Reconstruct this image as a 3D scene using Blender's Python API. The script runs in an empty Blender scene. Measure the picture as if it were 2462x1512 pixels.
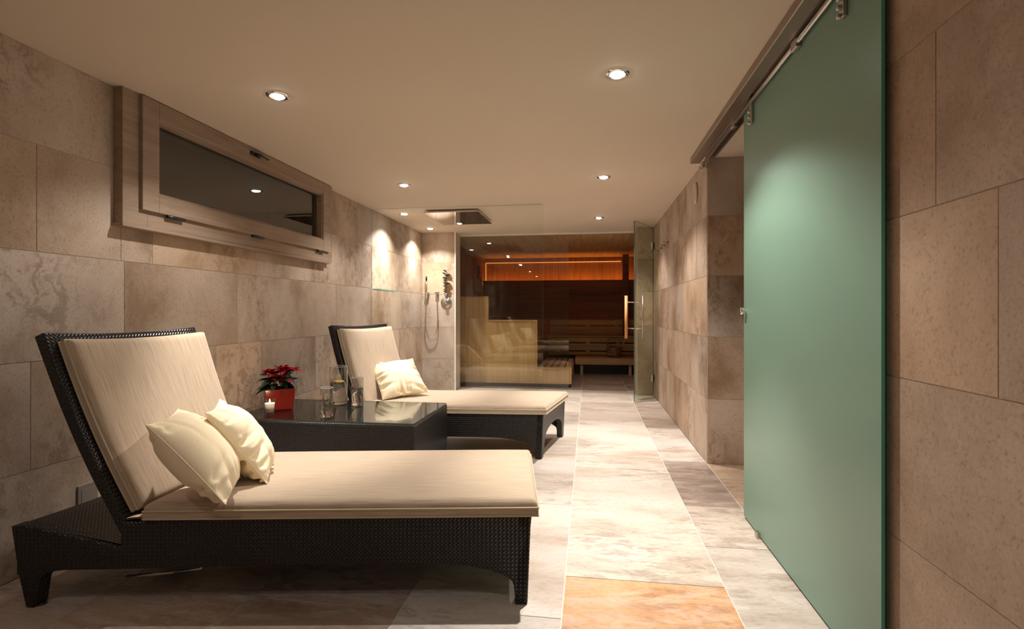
import bpy, bmesh, math, random
from mathutils import Vector, Matrix
random.seed(7)
S = bpy.context.scene
C = S.collection
PI = math.pi
HZ = 2.32          # ceiling height
XL, XR = -2.44, 0.89

# ------------------------------------------------------------ mesh helpers
class MB:
    def __init__(self):
        self.v = []; self.f = []; self.m = []; self.att = []; self.smooth = []; self.uv = None
    def face(self, idx, m=0, att=None, sm=False):
        self.f.append(tuple(idx)); self.m.append(m); self.att.append(att); self.smooth.append(sm)
    def box(self, x0, x1, y0, y1, z0, z1, m=0, att=None, M=None):
        b = len(self.v)
        for z in (z0, z1):
            for (x, y) in ((x0, y0), (x1, y0), (x1, y1), (x0, y1)):
                p = Vector((x, y, z)); p = M @ p if M else p
                self.v.append(p)
        for q in ((0, 3, 2, 1), (4, 5, 6, 7), (0, 1, 5, 4), (1, 2, 6, 5), (2, 3, 7, 6), (3, 0, 4, 7)):
            self.face([b + i for i in q], m, att)
        return self
    def hexa(self, pts, m=0):
        b = len(self.v); self.v += [Vector(p) for p in pts]
        for q in ((0, 3, 2, 1), (4, 5, 6, 7), (0, 1, 5, 4), (1, 2, 6, 5), (2, 3, 7, 6), (3, 0, 4, 7)):
            self.face([b + i for i in q], m)
        return self
    def prism(self, poly, fn, t0, t1, m=0):
        """poly = 2d outline, fn(a, b, t) -> point"""
        n = len(poly); b = len(self.v)
        for t in (t0, t1):
            for (a, c) in poly: self.v.append(Vector(fn(a, c, t)))
        self.face([b + i for i in range(n)][::-1], m)
        self.face([b + n + i for i in range(n)], m)
        for i in range(n):
            j = (i + 1) % n
            self.face([b + i, b + j, b + n + j, b + n + i], m)
        return self
    def tube(self, pts, r, n=10, m=0, cap=True, closed=False):
        pts = [Vector(p) for p in pts]; b = len(self.v); L = len(pts)
        rs = r if isinstance(r, (list, tuple)) else [r] * L
        up = None
        for i, p in enumerate(pts):
            if closed: t = pts[(i + 1) % L] - pts[i - 1]
            else: t = (pts[min(i + 1, L - 1)] - pts[max(i - 1, 0)])
            t.normalize()
            if up is None:
                up = Vector((0, 0, 1)) if abs(t.z) < .9 else Vector((1, 0, 0))
            a = t.cross(up).normalized(); up = a.cross(t).normalized()
            for k in range(n):
                w = 2 * PI * k / n
                self.v.append(p + rs[i] * (math.cos(w) * a + math.sin(w) * up))
        R = L if closed else L - 1
        for i in range(R):
            for k in range(n):
                i2 = (i + 1) % L
                self.face([b + i * n + k, b + i * n + (k + 1) % n, b + i2 * n + (k + 1) % n, b + i2 * n + k], m, None, True)
        if cap and not closed:
            self.face([b + k for k in range(n)][::-1], m); self.face([b + (L - 1) * n + k for k in range(n)], m)
        return self
    def lathe(self, prof, c=(0, 0, 0), n=40, m=0, axis='z', closed=False):
        b = len(self.v); c = Vector(c); L = len(prof)
        for (r, h) in prof:
            for k in range(n):
                w = 2 * PI * k / n
                p = Vector((r * math.cos(w), r * math.sin(w), h))
                if axis == 'y': p = Vector((p.x, p.z, p.y))
                if axis == 'x': p = Vector((p.z, p.y, p.x))
                self.v.append(c + p)
        for i in range(L if closed else L - 1):
            i2 = (i + 1) % L
            for k in range(n):
                self.face([b + i * n + k, b + i * n + (k + 1) % n, b + i2 * n + (k + 1) % n, b + i2 * n + k], m, None, True)
        return self
    def grid(self, fn, nu, nv, m=0, flip=False, wrap=False):
        b = len(self.v)
        for i in range(nu + 1):
            for j in range(nv + 1): self.v.append(Vector(fn(i / nu, j / nv)))
        for i in range(nu):
            for j in range(nv):
                q = [b + i * (nv + 1) + j, b + (i + 1) * (nv + 1) + j, b + (i + 1) * (nv + 1) + j + 1, b + i * (nv + 1) + j + 1]
                self.face(q[::-1] if flip else q, m, None, True)
        return self
    def build(self, name, mats, parent=None, loc=(0, 0, 0), bevel=0, merge=0, seg=2, smooth=False, recalc=True):
        me = bpy.data.meshes.new(name)
        me.from_pydata([tuple(p) for p in self.v], [], self.f)
        if not isinstance(mats, (list, tuple)): mats = [mats]
        for q in mats: me.materials.append(q)
        me.polygons.foreach_set('material_index', self.m)
        me.polygons.foreach_set('use_smooth', [s or smooth for s in self.smooth])
        if any(a is not None for a in self.att):
            A = me.attributes.new('tint', 'FLOAT_VECTOR', 'FACE'); B = me.attributes.new('off', 'FLOAT_VECTOR', 'FACE')
            for i, a in enumerate(self.att):
                if a is None: a = ((1, 1, 1), (0, 0, 0))
                A.data[i].vector = a[0]; B.data[i].vector = a[1]
        if merge or recalc:
            bm = bmesh.new(); bm.from_mesh(me)
            if merge: bmesh.ops.remove_doubles(bm, verts=bm.verts, dist=merge)
            if recalc: bmesh.ops.recalc_face_normals(bm, faces=bm.faces)
            bm.to_mesh(me); bm.free()
        uv = me.uv_layers.new(name='UV')
        for p in me.polygons:
            n = p.normal; ax = max(range(3), key=lambda k: abs(n[k]))
            a, c = ((1, 2), (0, 2), (0, 1))[ax]
            for li in p.loop_indices:
                co = me.vertices[me.loops[li].vertex_index].co
                uv.data[li].uv = self.uv[me.loops[li].vertex_index] if self.uv else (co[a], co[c])
        o = bpy.data.objects.new(name, me); C.objects.link(o)
        o.location = loc
        if parent: o.parent = parent
        if bevel:
            bv = o.modifiers.new('bevel', 'BEVEL'); bv.width = bevel; bv.segments = seg; bv.limit_method = 'ANGLE'; bv.angle_limit = math.radians(40)
        return o

def thing(name, label, cat, loc=(0, 0, 0), group=None):
    o = bpy.data.objects.new(name, None); C.objects.link(o); o.location = loc
    o.empty_display_size = .1
    o['label'] = label; o['category'] = cat
    if group: o['group'] = group
    return o
def tag(o, label, cat, group=None):
    o['label'] = label; o['category'] = cat
    if group: o['group'] = group
    return o
def struct(o): o['kind'] = 'structure'; return o
def kids(o): return [q for q in bpy.data.objects if q.parent == o]
def dup(root, loc, label):
    r = root.copy(); C.objects.link(r); r.location = loc; r['label'] = label
    for ch in kids(root):
        c = ch.copy(); C.objects.link(c); c.parent = r
        for g in kids(ch):
            d = g.copy(); C.objects.link(d); d.parent = c
    return r

# ------------------------------------------------------------ material helpers
def mat(name):
    m = bpy.data.materials.new(name); m.use_nodes = True
    nt = m.node_tree; b = nt.nodes['Principled BSDF']
    return m, nt, b
def N(nt, t, **kw):
    n = nt.nodes.new(t)
    for k, v in kw.items():
        if k in n.inputs: n.inputs[k].default_value = v
        else: setattr(n, k, v)
    return n
def simple(name, col, rough=.5, metal=0, spec=.5, **kw):
    m, nt, b = mat(name)
    b.inputs['Base Color'].default_value = (*col, 1); b.inputs['Roughness'].default_value = rough
    b.inputs['Metallic'].default_value = metal; b.inputs['Specular IOR Level'].default_value = spec
    for k, v in kw.items(): b.inputs[k].default_value = v
    return m
def ramp(nt, fac, stops):
    r = N(nt, 'ShaderNodeValToRGB'); e = r.color_ramp.elements
    while len(e) < len(stops): e.new(.5)
    for i, (p, c) in enumerate(stops):
        e[i].position = p; e[i].color = (*c, 1) if len(c) == 3 else c
    nt.links.new(fac, r.inputs['Fac']); return r
def mixc(nt, fac, a, b, mode='MIX'):
    n = N(nt, 'ShaderNodeMix', data_type='RGBA', blend_type=mode)
    for s, v in (('Factor', fac), ('A', a), ('B', b)):
        sock = [i for i in n.inputs if i.name == s and i.enabled][0]
        if isinstance(v, (int, float)): sock.default_value = v
        elif isinstance(v, tuple): sock.default_value = (*v, 1)
        else: nt.links.new(v, sock)
    return [o for o in n.outputs if o.enabled][0]
def math_(nt, op, a, b=None):
    n = N(nt, 'ShaderNodeMath', operation=op)
    for i, v in enumerate((a, b)):
        if v is None: continue
        if isinstance(v, (int, float)): n.inputs[i].default_value = v
        else: nt.links.new(v, n.inputs[i])
    return n.outputs[0]

def stone(name, base, dark, pale, rough=.55, stretch=(1, 1, 1), blotch=.55, bump=.25, wet=.5, veins=0):
    m, nt, b = mat(name); L = nt.links.new
    tc = N(nt, 'ShaderNodeTexCoord'); off = N(nt, 'ShaderNodeAttribute', attribute_name='off'); tint = N(nt, 'ShaderNodeAttribute', attribute_name='tint')
    ad = N(nt, 'ShaderNodeVectorMath', operation='ADD'); L(tc.outputs['Object'], ad.inputs[0]); L(off.outputs['Vector'], ad.inputs[1])
    mp = N(nt, 'ShaderNodeMapping'); L(ad.outputs[0], mp.inputs['Vector']); mp.inputs['Scale'].default_value = stretch
    n1 = N(nt, 'ShaderNodeTexNoise', Scale=2.2, Detail=6, Roughness=.6, Distortion=.3); L(mp.outputs[0], n1.inputs['Vector'])
    n2 = N(nt, 'ShaderNodeTexNoise', Scale=14, Detail=8, Roughness=.72, Distortion=.6); L(mp.outputs[0], n2.inputs['Vector'])
    n3 = N(nt, 'ShaderNodeTexNoise', Scale=95, Detail=3, Roughness=.6); L(mp.outputs[0], n3.inputs['Vector'])
    n4 = N(nt, 'ShaderNodeTexNoise', Scale=1.3, Detail=2); L(ad.outputs[0], n4.inputs['Vector'])
    cloud = ramp(nt, n1.outputs['Fac'], [(.33, dark), (.5, base), (.68, pale)])
    blo = ramp(nt, n2.outputs['Fac'], [(.49, (0, 0, 0)), (.57, (1, 1, 1))])
    msk = ramp(nt, n4.outputs['Fac'], [(.46, (0, 0, 0)), (.6, (1, 1, 1))])
    f = math_(nt, 'MULTIPLY', math_(nt, 'MULTIPLY', blo.outputs[0], msk.outputs[0]), blotch)
    c1 = mixc(nt, f, cloud.outputs[0], tuple(q * .72 for q in dark))
    fine = ramp(nt, n3.outputs['Fac'], [(.30, (.72, .70, .67)), (.42, (.97, .97, .97)), (.7, (1.06, 1.06, 1.06))])
    c2 = mixc(nt, 1.0, c1, fine.outputs[0], 'MULTIPLY')
    c3 = mixc(nt, 1.0, c2, tint.outputs['Color'], 'MULTIPLY')
    if veins:
        n5 = N(nt, 'ShaderNodeTexNoise', Scale=7.5, Detail=9, Roughness=.7, Distortion=1.2); L(mp.outputs[0], n5.inputs['Vector'])
        vr = ramp(nt, n5.outputs['Fac'], [(.47, (0, 0, 0)), (.62, (1, 1, 1))])
        c3 = mixc(nt, math_(nt, 'MULTIPLY', vr.outputs[0], veins), c3, tuple(min(1, q * 1.02) for q in pale))
    L(c3, b.inputs['Base Color'])
    b.inputs['Roughness'].default_value = rough; b.inputs['Specular IOR Level'].default_value = wet
    bp = N(nt, 'ShaderNodeBump', Strength=bump, Distance=.004)
    h = math_(nt, 'ADD', n2.outputs['Fac'], math_(nt, 'MULTIPLY', n3.outputs['Fac'], .6)); L(h, bp.inputs['Height']); L(bp.outputs[0], b.inputs['Normal'])
    return m

M = {}
M['wall'] = stone('travertine_wall', (.465, .355, .268), (.31, .21, .135), (.55, .44, .35), rough=.6, stretch=(1, 1, .75), wet=.3)
M['wall_near'] = stone('travertine_wall_smooth', (.42, .305, .22), (.33, .225, .15), (.49, .37, .28), rough=.6, blotch=.22, bump=.3, wet=.3)
M['floor'] = stone('travertine_floor', (.575, .505, .445), (.40, .32, .25), (.645, .60, .555), rough=.42, stretch=(.45, 1.3, 1), blotch=.6, bump=.2, wet=.4, veins=.33)
M['grout'] = simple('grout', (.56, .49, .41), .8)
M['grout_floor'] = simple('grout_floor', (.72, .66, .58), .8)
M['ceiling'] = simple('ceiling_paint', (.66, .56, .45), .75, spec=.2)
M['trimwhite'] = simple('white_edge_profile', (.78, .72, .62), .4)

def weave():
    m, nt, b = mat('woven_wicker'); L = nt.links.new
    tc = N(nt, 'ShaderNodeUVMap'); sp = N(nt, 'ShaderNodeSeparateXYZ'); L(tc.outputs[0], sp.inputs[0])
    k = 1 / .016
    u = math_(nt, 'MULTIPLY', math_(nt, 'ADD', sp.outputs[0], sp.outputs[1]), k); v = math_(nt, 'MULTIPLY', math_(nt, 'SUBTRACT', sp.outputs[1], sp.outputs[0]), k)
    su = math_(nt, 'ABSOLUTE', math_(nt, 'SINE', math_(nt, 'MULTIPLY', u, PI))); sv = math_(nt, 'ABSOLUTE', math_(nt, 'SINE', math_(nt, 'MULTIPLY', v, PI)))
    cb = N(nt, 'ShaderNodeCombineXYZ'); L(u, cb.inputs[0]); L(v, cb.inputs[1])
    ch = N(nt, 'ShaderNodeTexChecker', Scale=1.0); L(cb.outputs[0], ch.inputs['Vector'])
    h = N(nt, 'ShaderNodeMix', data_type='FLOAT'); L(ch.outputs['Fac'], h.inputs[0]); L(su, h.inputs[2]); L(sv, h.inputs[3])
    ns = N(nt, 'ShaderNodeTexNoise', Scale=60.0, Detail=2.0); L(tc.outputs[0], ns.inputs['Vector'])
    cr = ramp(nt, ns.outputs['Fac'], [(.3, (.008, .0055, .005)), (.7, (.020, .0145, .0125))])
    c2 = mixc(nt, math_(nt, 'SUBTRACT', 1.0, h.outputs[0]), cr.outputs[0], (.004, .003, .003))
    L(c2, b.inputs['Base Color'])
    b.inputs['Roughness'].default_value = .34; b.inputs['Specular IOR Level'].default_value = .5
    bp = N(nt, 'ShaderNodeBump', Strength=.7, Distance=.003); L(h.outputs[0], bp.inputs['Height']); L(bp.outputs[0], b.inputs['Normal'])
    return m
M['wicker'] = weave()

def fabric(name, col, col2, axis, rough=.85, sheen=.3, uv=False):
    m, nt, b = mat(name); L = nt.links.new
    tc = N(nt, 'ShaderNodeTexCoord'); mp = N(nt, 'ShaderNodeMapping'); L(tc.outputs['UV' if uv else 'Object'], mp.inputs['Vector'])
    mp.inputs['Scale'].default_value = axis
    n = N(nt, 'ShaderNodeTexNoise', Scale=1.0, Detail=3.0, Roughness=.7); L(mp.outputs[0], n.inputs['Vector'])
    r = ramp(nt, n.outputs['Fac'], [(.36, col2), (.6, col)]); L(r.outputs[0], b.inputs['Base Color'])
    b.inputs['Roughness'].default_value = rough; b.inputs['Sheen Weight'].default_value = sheen; b.inputs['Specular IOR Level'].default_value = .25
    bp = N(nt, 'ShaderNodeBump', Strength=.25, Distance=.001); L(n.outputs['Fac'], bp.inputs['Height']); L(bp.outputs[0], b.inputs['Normal'])
    return m
M['mattress'] = fabric('striped_mattress_fabric', (.49, .383, .278), (.36, .27, .185), (5, 260, 1), uv=True)
M['mattress_back'] = fabric('striped_back_fabric', (.49, .383, .278), (.36, .27, .185), (5, 260, 1), uv=True)
M['piping'] = simple('piping', (.50, .40, .26), .7)
M['cushion'] = fabric('cream_cotton', (.88, .75, .53), (.82, .685, .47), (220, 220, 220), sheen=.15)

def wood(name, a, c, stretch, rough=.5, scale=1.0):
    m, nt, b = mat(name); L = nt.links.new
    tc = N(nt, 'ShaderNodeTexCoord'); mp = N(nt, 'ShaderNodeMapping'); L(tc.outputs['Object'], mp.inputs['Vector']); mp.inputs['Scale'].default_value = stretch
    n = N(nt, 'ShaderNodeTexNoise', Scale=scale, Detail=5.0, Roughness=.6, Distortion=.8); L(mp.outputs[0], n.inputs['Vector'])
    r = ramp(nt, n.outputs['Fac'], [(.35, c), (.62, a)]); L(r.outputs[0], b.inputs['Base Color'])
    b.inputs['Roughness'].default_value = rough; b.inputs['Specular IOR Level'].default_value = .3
    bp = N(nt, 'ShaderNodeBump', Strength=.15, Distance=.002); L(n.outputs['Fac'], bp.inputs['Height']); L(bp.outputs[0], b.inputs['Normal'])
    return m
M['limed'] = wood('limed_window_wood', (.34, .25, .185), (.27, .19, .135), (30, 2, 30), .55)
M['pine_v'] = wood('pale_pine_upright', (.62, .42, .20), (.50, .32, .14), (22, 22, 1.2), .5)
M['pine_h'] = wood('pale_pine_lengthwise', (.58, .38, .18), (.44, .27, .12), (1.4, 24, 24), .5)
M['pine_y'] = wood('pale_pine_deep', (.58, .38, .18), (.44, .27, .12), (24, 1.4, 24), .5)
M['dark_pine'] = wood('dark_heat_treated_boards', (.24, .092, .042), (.15, .052, .022), (1.2, 26, 26), .55)
M['dark_pine_v'] = wood('dark_heat_treated_upright', (.30, .15, .07), (.20, .09, .04), (26, 26, 1.2), .55)
M['handlewood'] = wood('reddish_handle_wood', (.72, .36, .15), (.60, .28, .11), (40, 40, 2), .4)
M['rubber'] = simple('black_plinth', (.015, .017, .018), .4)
M['chrome'] = simple('polished_chrome', (.75, .74, .72), .08, 1)
M['steel'] = simple('brushed_steel', (.50, .47, .43), .3, 1)
M['bronze'] = simple('satin_nickel_rail', (.36, .30, .25), .38, 1)
M['mirror'] = simple('mirror_polished_steel', (.82, .80, .77), .03, 1)
M['blackplastic'] = simple('black_plastic', (.012, .011, .011), .35)
M['whiteplastic'] = simple('ivory_plastic', (.60, .52, .40), .4)
M['greyplastic'] = simple('taupe_socket_plate', (.20, .165, .13), .45)
M['void'] = simple('night_outside', (.012, .011, .011), .9)

def pane(name, tint, ior=1.45, rough=.0):
    m = bpy.data.materials.new(name); m.use_nodes = True; nt = m.node_tree; nt.nodes.clear(); L = nt.links.new
    out = N(nt, 'ShaderNodeOutputMaterial'); mx = N(nt, 'ShaderNodeMixShader'); fr = N(nt, 'ShaderNodeFresnel', IOR=ior)
    tr = N(nt, 'ShaderNodeBsdfTransparent', Color=(*tint, 1)); gl = N(nt, 'ShaderNodeBsdfGlossy', Roughness=rough)
    # entering and leaving faces reflect alike
    geo = N(nt, 'ShaderNodeNewGeometry'); 
    L(fr.outputs[0], mx.inputs[0]); L(tr.outputs[0], mx.inputs[1]); L(gl.outputs[0], mx.inputs[2]); L(mx.outputs[0], out.inputs[0])
    inv = math_(nt, 'ADD', math_(nt, 'MULTIPLY', geo.outputs['Backfacing'], (1 / ior - ior)), ior)
    L(inv, fr.inputs['IOR'])
    return m
M['glass'] = pane('clear_glass_pane', (.975, .985, .97), 1.5)
M['sauna_glass'] = pane('sauna_glass_pane', (.93, .92, .88), 1.62)
M['door_glass'] = pane('greenish_door_glass', (.88, .90, .82), 1.5)
M['winglass'] = pane('window_glass', (.85, .85, .85), 1.8)
M['topglass'] = pane('table_glass_sheet', (.80, .84, .82), 1.65)
M['edge'] = simple('green_glass_edge', (.07, .38, .28), .3)
M['edgedark'] = simple('dark_glass_edge', (.05, .07, .05), .2)
M['edgeclear'] = simple('pale_glass_edge', (.35, .40, .34), .2)
M['thinglass'] = pane('thin_clear_glass', (.95, .95, .945), 2.0)
M['tableglass'] = simple('drinking_glass', (1, 1, 1), 0.0, 0, .5, **{'Transmission Weight': 1.0, 'IOR': 1.45})
M['water'] = simple('drinking_water', (1, 1, 1), 0.0, 0, .5, **{'Transmission Weight': 1.0, 'IOR': 1.33})
M['rimhighlight'] = simple('painted_rim_highlight', (.75, .75, .72), .08, 0, 1.0, **{'Transmission Weight': .45})  # pale colour paints in the highlight along the glass rims
M['lemon'] = simple('lemon_slice', (.85, .52, .04), .45)
M['redpot'] = simple('red_glazed_pot', (.20, .012, .006), .22, 0, .6)
M['soil'] = simple('potting_soil', (.02, .012, .008), .9)
M['bract'] = simple('red_bract', (.38, .006, .016), .5, **{'Subsurface Weight': .05})
M['leaf'] = simple('dark_green_leaf', (.012, .045, .018), .45)
M['sprig'] = simple('dark_sprig_leaf', (.05, .04, .028), .5)
M['wax'] = simple('candle_wax', (.85, .72, .55), .5, **{'Subsurface Weight': .6, 'Subsurface Radius': (.03, .02, .01)})
def emit(name, col, st):
    m = bpy.data.materials.new(name); m.use_nodes = True; nt = m.node_tree; nt.nodes.clear()
    e = N(nt, 'ShaderNodeEmission', Color=(*col, 1), Strength=st); o = N(nt, 'ShaderNodeOutputMaterial'); nt.links.new(e.outputs[0], o.inputs[0]); return m
M['lamp'] = emit('halogen_lens', (.90, .95, 1.0), 60)
M['lampw'] = emit('shower_lens', (1.0, .96, .92), 40)
M['led'] = emit('amber_led', (1.0, .33, .06), 26)
M['led2'] = emit('amber_led_dim', (1.0, .34, .08), 1.3)
M['flame'] = emit('candle_flame', (1.0, .62, .28), 30)

def frosted():
    m, nt, b = mat('frosted_green_glass'); L = nt.links.new
    b.inputs['Base Color'].default_value = (.27, .44, .345, 1); b.inputs['Roughness'].default_value = .30; b.inputs['Specular IOR Level'].default_value = .55
    tr = N(nt, 'ShaderNodeBsdfTranslucent', Color=(.30, .50, .38, 1)); mx = N(nt, 'ShaderNodeMixShader', Fac=.3)
    out = nt.nodes['Material Output']; L(b.outputs[0], mx.inputs[1]); L(tr.outputs[0], mx.inputs[2]); L(mx.outputs[0], out.inputs[0])
    return m
M['frost'] = frosted()

# ------------------------------------------------------------ stone surfaces
def vary(rng, amt=.10, warm=.05):
    k = 1 + rng.uniform(-amt, amt); w = rng.uniform(-warm, warm)
    return (k * (1 + w), k, k * (1 - w * 1.3))
def subtract(rects, hole):
    out = []
    for (a0, a1, b0, b1) in rects:
        h0, h1, g0, g1 = max(a0, hole[0]), min(a1, hole[1]), max(b0, hole[2]), min(b1, hole[3])
        if h0 >= h1 or g0 >= g1: out.append((a0, a1, b0, b1)); continue
        if a0 < h0: out.append((a0, h0, b0, b1))
        if h1 < a1: out.append((h1, a1, b0, b1))
        if b0 < g0: out.append((h0, h1, b0, g0))
        if g1 < b1: out.append((h0, h1, g1, b1))
    return out
def stone_surface(name, fn, rects, mats, seed, hole=None, thick=.12, gap=.0035, tints={}, bounds=None):
    """fn(a, b, d) -> point; d = depth behind the finished face"""
    rng = random.Random(seed); mb = MB()
    for r in rects:
        tint = tints.get(tuple(r), None) or vary(rng); off = (rng.uniform(0, 50), rng.uniform(0, 50), rng.uniform(0, 50))
        parts = subtract([tuple(r)], hole) if hole else [r]
        for (a0, a1, b0, b1) in parts:
            if a1 - a0 < .01 or b1 - b0 < .01: continue
            g = gap / 2; A0, A1, B0, B1 = a0 + g, a1 - g, b0 + g, b1 - g
            # slightly wavy tumbled edge is left to the bump; each slab stands 2.5 mm proud of the grout
            bse = len(mb.v)
            for d in (0, .0025):
                for (a, q) in ((A0, B0), (A1, B0), (A1, B1), (A0, B1)): mb.v.append(Vector(fn(a, q, d)))
            mb.face([bse, bse + 1, bse + 2, bse + 3], 0, (tint, off))
            for i in range(4):
                j = (i + 1) % 4; mb.face([bse + i, bse + 4 + i, bse + 4 + j, bse + j], 0, (tint, off))
    if bounds is None:
        bounds = [(min(r[0] for r in rects), max(r[1] for r in rects), min(r[2] for r in rects), max(r[3] for r in rects))]
        if hole: bounds = subtract(bounds, hole)
    for (a0, a1, b0, b1) in bounds:
        bse = len(mb.v)
        for d in (.0025, thick):
            for (a, q) in ((a0, b0), (a1, b0), (a1, b1), (a0, b1)): mb.v.append(Vector(fn(a, q, d)))
        for q in ((0, 1, 2, 3), (7, 6, 5, 4), (0, 4, 5, 1), (1, 5, 6, 2), (2, 6, 7, 3), (3, 7, 4, 0)):
            mb.face([bse + i for i in q], 1)
    return struct(mb.build(name, mats, recalc=False))
def rows(zs, joints, a0, a1):
    out = []
    for i in range(len(zs) - 1):
        js = [a0] + [j for j in joints[i] if a0 < j < a1] + [a1]
        for k in range(len(js) - 1): out.append((js[k], js[k + 1], zs[i], zs[i + 1]))
    return out

ZS = [0, .45, .93, 1.42, 1.90, HZ]
Y0, YS = -2.9, 7.44
W = [M['wall'], M['grout']]
# left wall, window opening cut out
jl = [[-2, -.9, .3, 1.2, 2.6, 3.5, 4.5, 5.55, 6.5],
      [-2.1, -1, 0, .9, 1.97, 3.13, 3.61, 4.40, 5.62, 6.5],
      [-1.5, -.6, .5, 1.45, 2.44, 3.34, 4.79, 5.60, 6.6],
      [-2.2, -1.2, -.1, .95, 1.995, 2.62, 3.55, 4.31, 4.98, 5.62, 6.63],
      [-1.8, -.7, .4, 1.3, 2.9, 5.26, 6.1, 6.9]]
WIN = (2.42, 4.62, 1.63, HZ + .01)
stone_surface('wall_left', lambda a, b, d: (XL - d, a, b), rows(ZS, jl, Y0, YS + .3), W, 3, hole=WIN)
# right wall, in two lengths either side of the doorway
jr = [[-2.2, -1.1, -.2, .75, 1.9], [-1.7, -.6, .35, 1.05, 2.3], [-2.0, -.9, .2, 1.287, 2.1], [-1.4, -.3, .6, 1.495, 2.4], [-1.9, -.8, .3, 1.25, 2.2]]
ZR = [0, .49, .96, 1.425, 1.88, HZ]
DOOR0, DOOR1 = 2.72, 4.13
stone_surface('wall_right', lambda a, b, d: (XR + d, a, b), rows(ZR, jr, Y0, DOOR0), [M['wall_near'], M['grout']], 12,
              tints={})
jr2 = [[4.9, 5.9], [4.75, 5.6, 6.5], [5.15, 6.05], [4.55, 5.35, 6.35], [4.95, 5.75, 6.75]]
stone_surface('wall_right_far', lambda a, b, d: (XR + d, a, b), rows(ZR, jr2, DOOR1 + .006, 7.75), W, 9, thick=.25)
# side room beyond the sliding door
stone_surface('wall_side_room_end', lambda a, b, d: (a, DOOR1 + d, b), rows(ZR, [[1.6], [1.35, 2.0], [1.75], [1.4], [1.8]], XR + .003, 2.5), W, 20, thick=.2)
stone_surface('wall_side_room_far', lambda a, b, d: (2.5 + d, a, b), rows(ZR, [[3], [3.4], [2.9], [3.3], [3]], 1.9, 4.33), W, 21)
stone_surface('wall_side_room_near', lambda a, b, d: (a, 1.9 - d, b), rows(ZR, [[1.6], [2.0], [1.75], [1.4], [1.8]], XR + .12, 2.5), W, 22)
# wall behind the camera
stone_surface('wall_rear', lambda a, b, d: (a, Y0 - d, b), rows(ZS, [[-1, 0], [-1.5, -.4], [-.9, .2], [-1.6, -.3], [-1, 0]], XL, XR), W, 23)
# stone piers either side of the sauna front
stone_surface('wall_pier_left', lambda a, b, d: (a, YS + d, b), rows([0, .46, .93, 1.41, 1.87, HZ], [[], [], [], [], []], XL, -1.935), W, 31, thick=.31,
              tints={(XL, -1.935, 1.41, 1.87): (1.12, 1.02, .90)})
stone_surface('wall_pier_right', lambda a, b, d: (a, 7.36 + d, b), rows(ZR, [[], [], [], [], []], .665, XR), W, 32, thick=.39)

# floor, single slabs follow the photo
FR = []
def col(a0, a1, ys):
    for k in range(len(ys) - 1): FR.append((a0, a1, ys[k], ys[k + 1]))
col(-2.44, -1.96, [-2.9, -1.2, .6, 1.4, 2.5, 3.9, 5.2, 6.4, 7.76])
col(-1.96, -1.35, [-2.9, -1.6, -.2, 1.1, 1.93, 3.1, 4.4, 5.5, 6.6, 7.76])
col(-1.35, -.72, [-2.9, -1.3, .4, 1.2, 1.93, 3.4, 4.7, 5.7, 6.7, 7.76])
col(-.72, -.10, [-2.9, -1.7, -.2, .9, 1.96, 3.12, 4.2, 5.48, 5.93, 6.8, 7.76])
col(-.10, .565, [-2.9, -1.5, 0, 1.28, 2.28, 3.9, 5.61, 6.72, 7.76])
col(.565, .89, [-2.9, -1.5, -.4, .7, 1.7, 2.67, 3.22, 4.16, 5.31, 6.80, 7.76])
ft = {}
rng = random.Random(5)
for r in FR: ft[r] = vary(rng, .05, .02)
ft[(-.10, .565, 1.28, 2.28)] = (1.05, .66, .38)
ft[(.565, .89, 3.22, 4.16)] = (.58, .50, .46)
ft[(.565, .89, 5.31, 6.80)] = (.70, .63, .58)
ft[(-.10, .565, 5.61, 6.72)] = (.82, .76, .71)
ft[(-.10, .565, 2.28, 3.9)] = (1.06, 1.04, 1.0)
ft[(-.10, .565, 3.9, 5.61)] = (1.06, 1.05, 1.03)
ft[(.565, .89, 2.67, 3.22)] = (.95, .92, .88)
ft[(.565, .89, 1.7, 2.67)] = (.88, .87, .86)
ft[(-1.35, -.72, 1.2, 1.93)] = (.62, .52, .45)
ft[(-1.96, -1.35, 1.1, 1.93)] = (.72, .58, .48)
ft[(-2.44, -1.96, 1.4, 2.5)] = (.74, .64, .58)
ft[(-1.96, -1.35, 1.93, 3.1)] = (.75, .66, .60)  # under the near lounger: its shade is darkened into the slab tint
ft[(-1.35, -.72, 1.93, 3.4)] = (.75, .66, .60)  # neighbouring slab, lounger shade painted into the tint as well
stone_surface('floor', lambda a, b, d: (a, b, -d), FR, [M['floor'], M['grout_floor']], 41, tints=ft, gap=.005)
SR = [(.89, 1.6, 1.9, 2.9), (.89, 1.6, 2.9, 4.33), (1.6, 2.5, 1.9, 3.2), (1.6, 2.5, 3.2, 4.33)]
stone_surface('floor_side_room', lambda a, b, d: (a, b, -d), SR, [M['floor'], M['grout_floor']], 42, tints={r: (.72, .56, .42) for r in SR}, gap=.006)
SF = []
for a0, a1 in ((-2.2, -1.5), (-1.5, -.8), (-.8, -.10), (-.10, .565), (.565, 1.0)):
    for b0, b1 in ((7.76, 8.5), (8.5, 9.7), (9.7, 11.0)): SF.append((a0, a1, b0, b1))
stone_surface('floor_sauna', lambda a, b, d: (a, b, -d), SF, [M['floor'], M['grout_floor']], 43, tints={r: (.55, .46, .38) for r in SF}, gap=.006)

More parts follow.
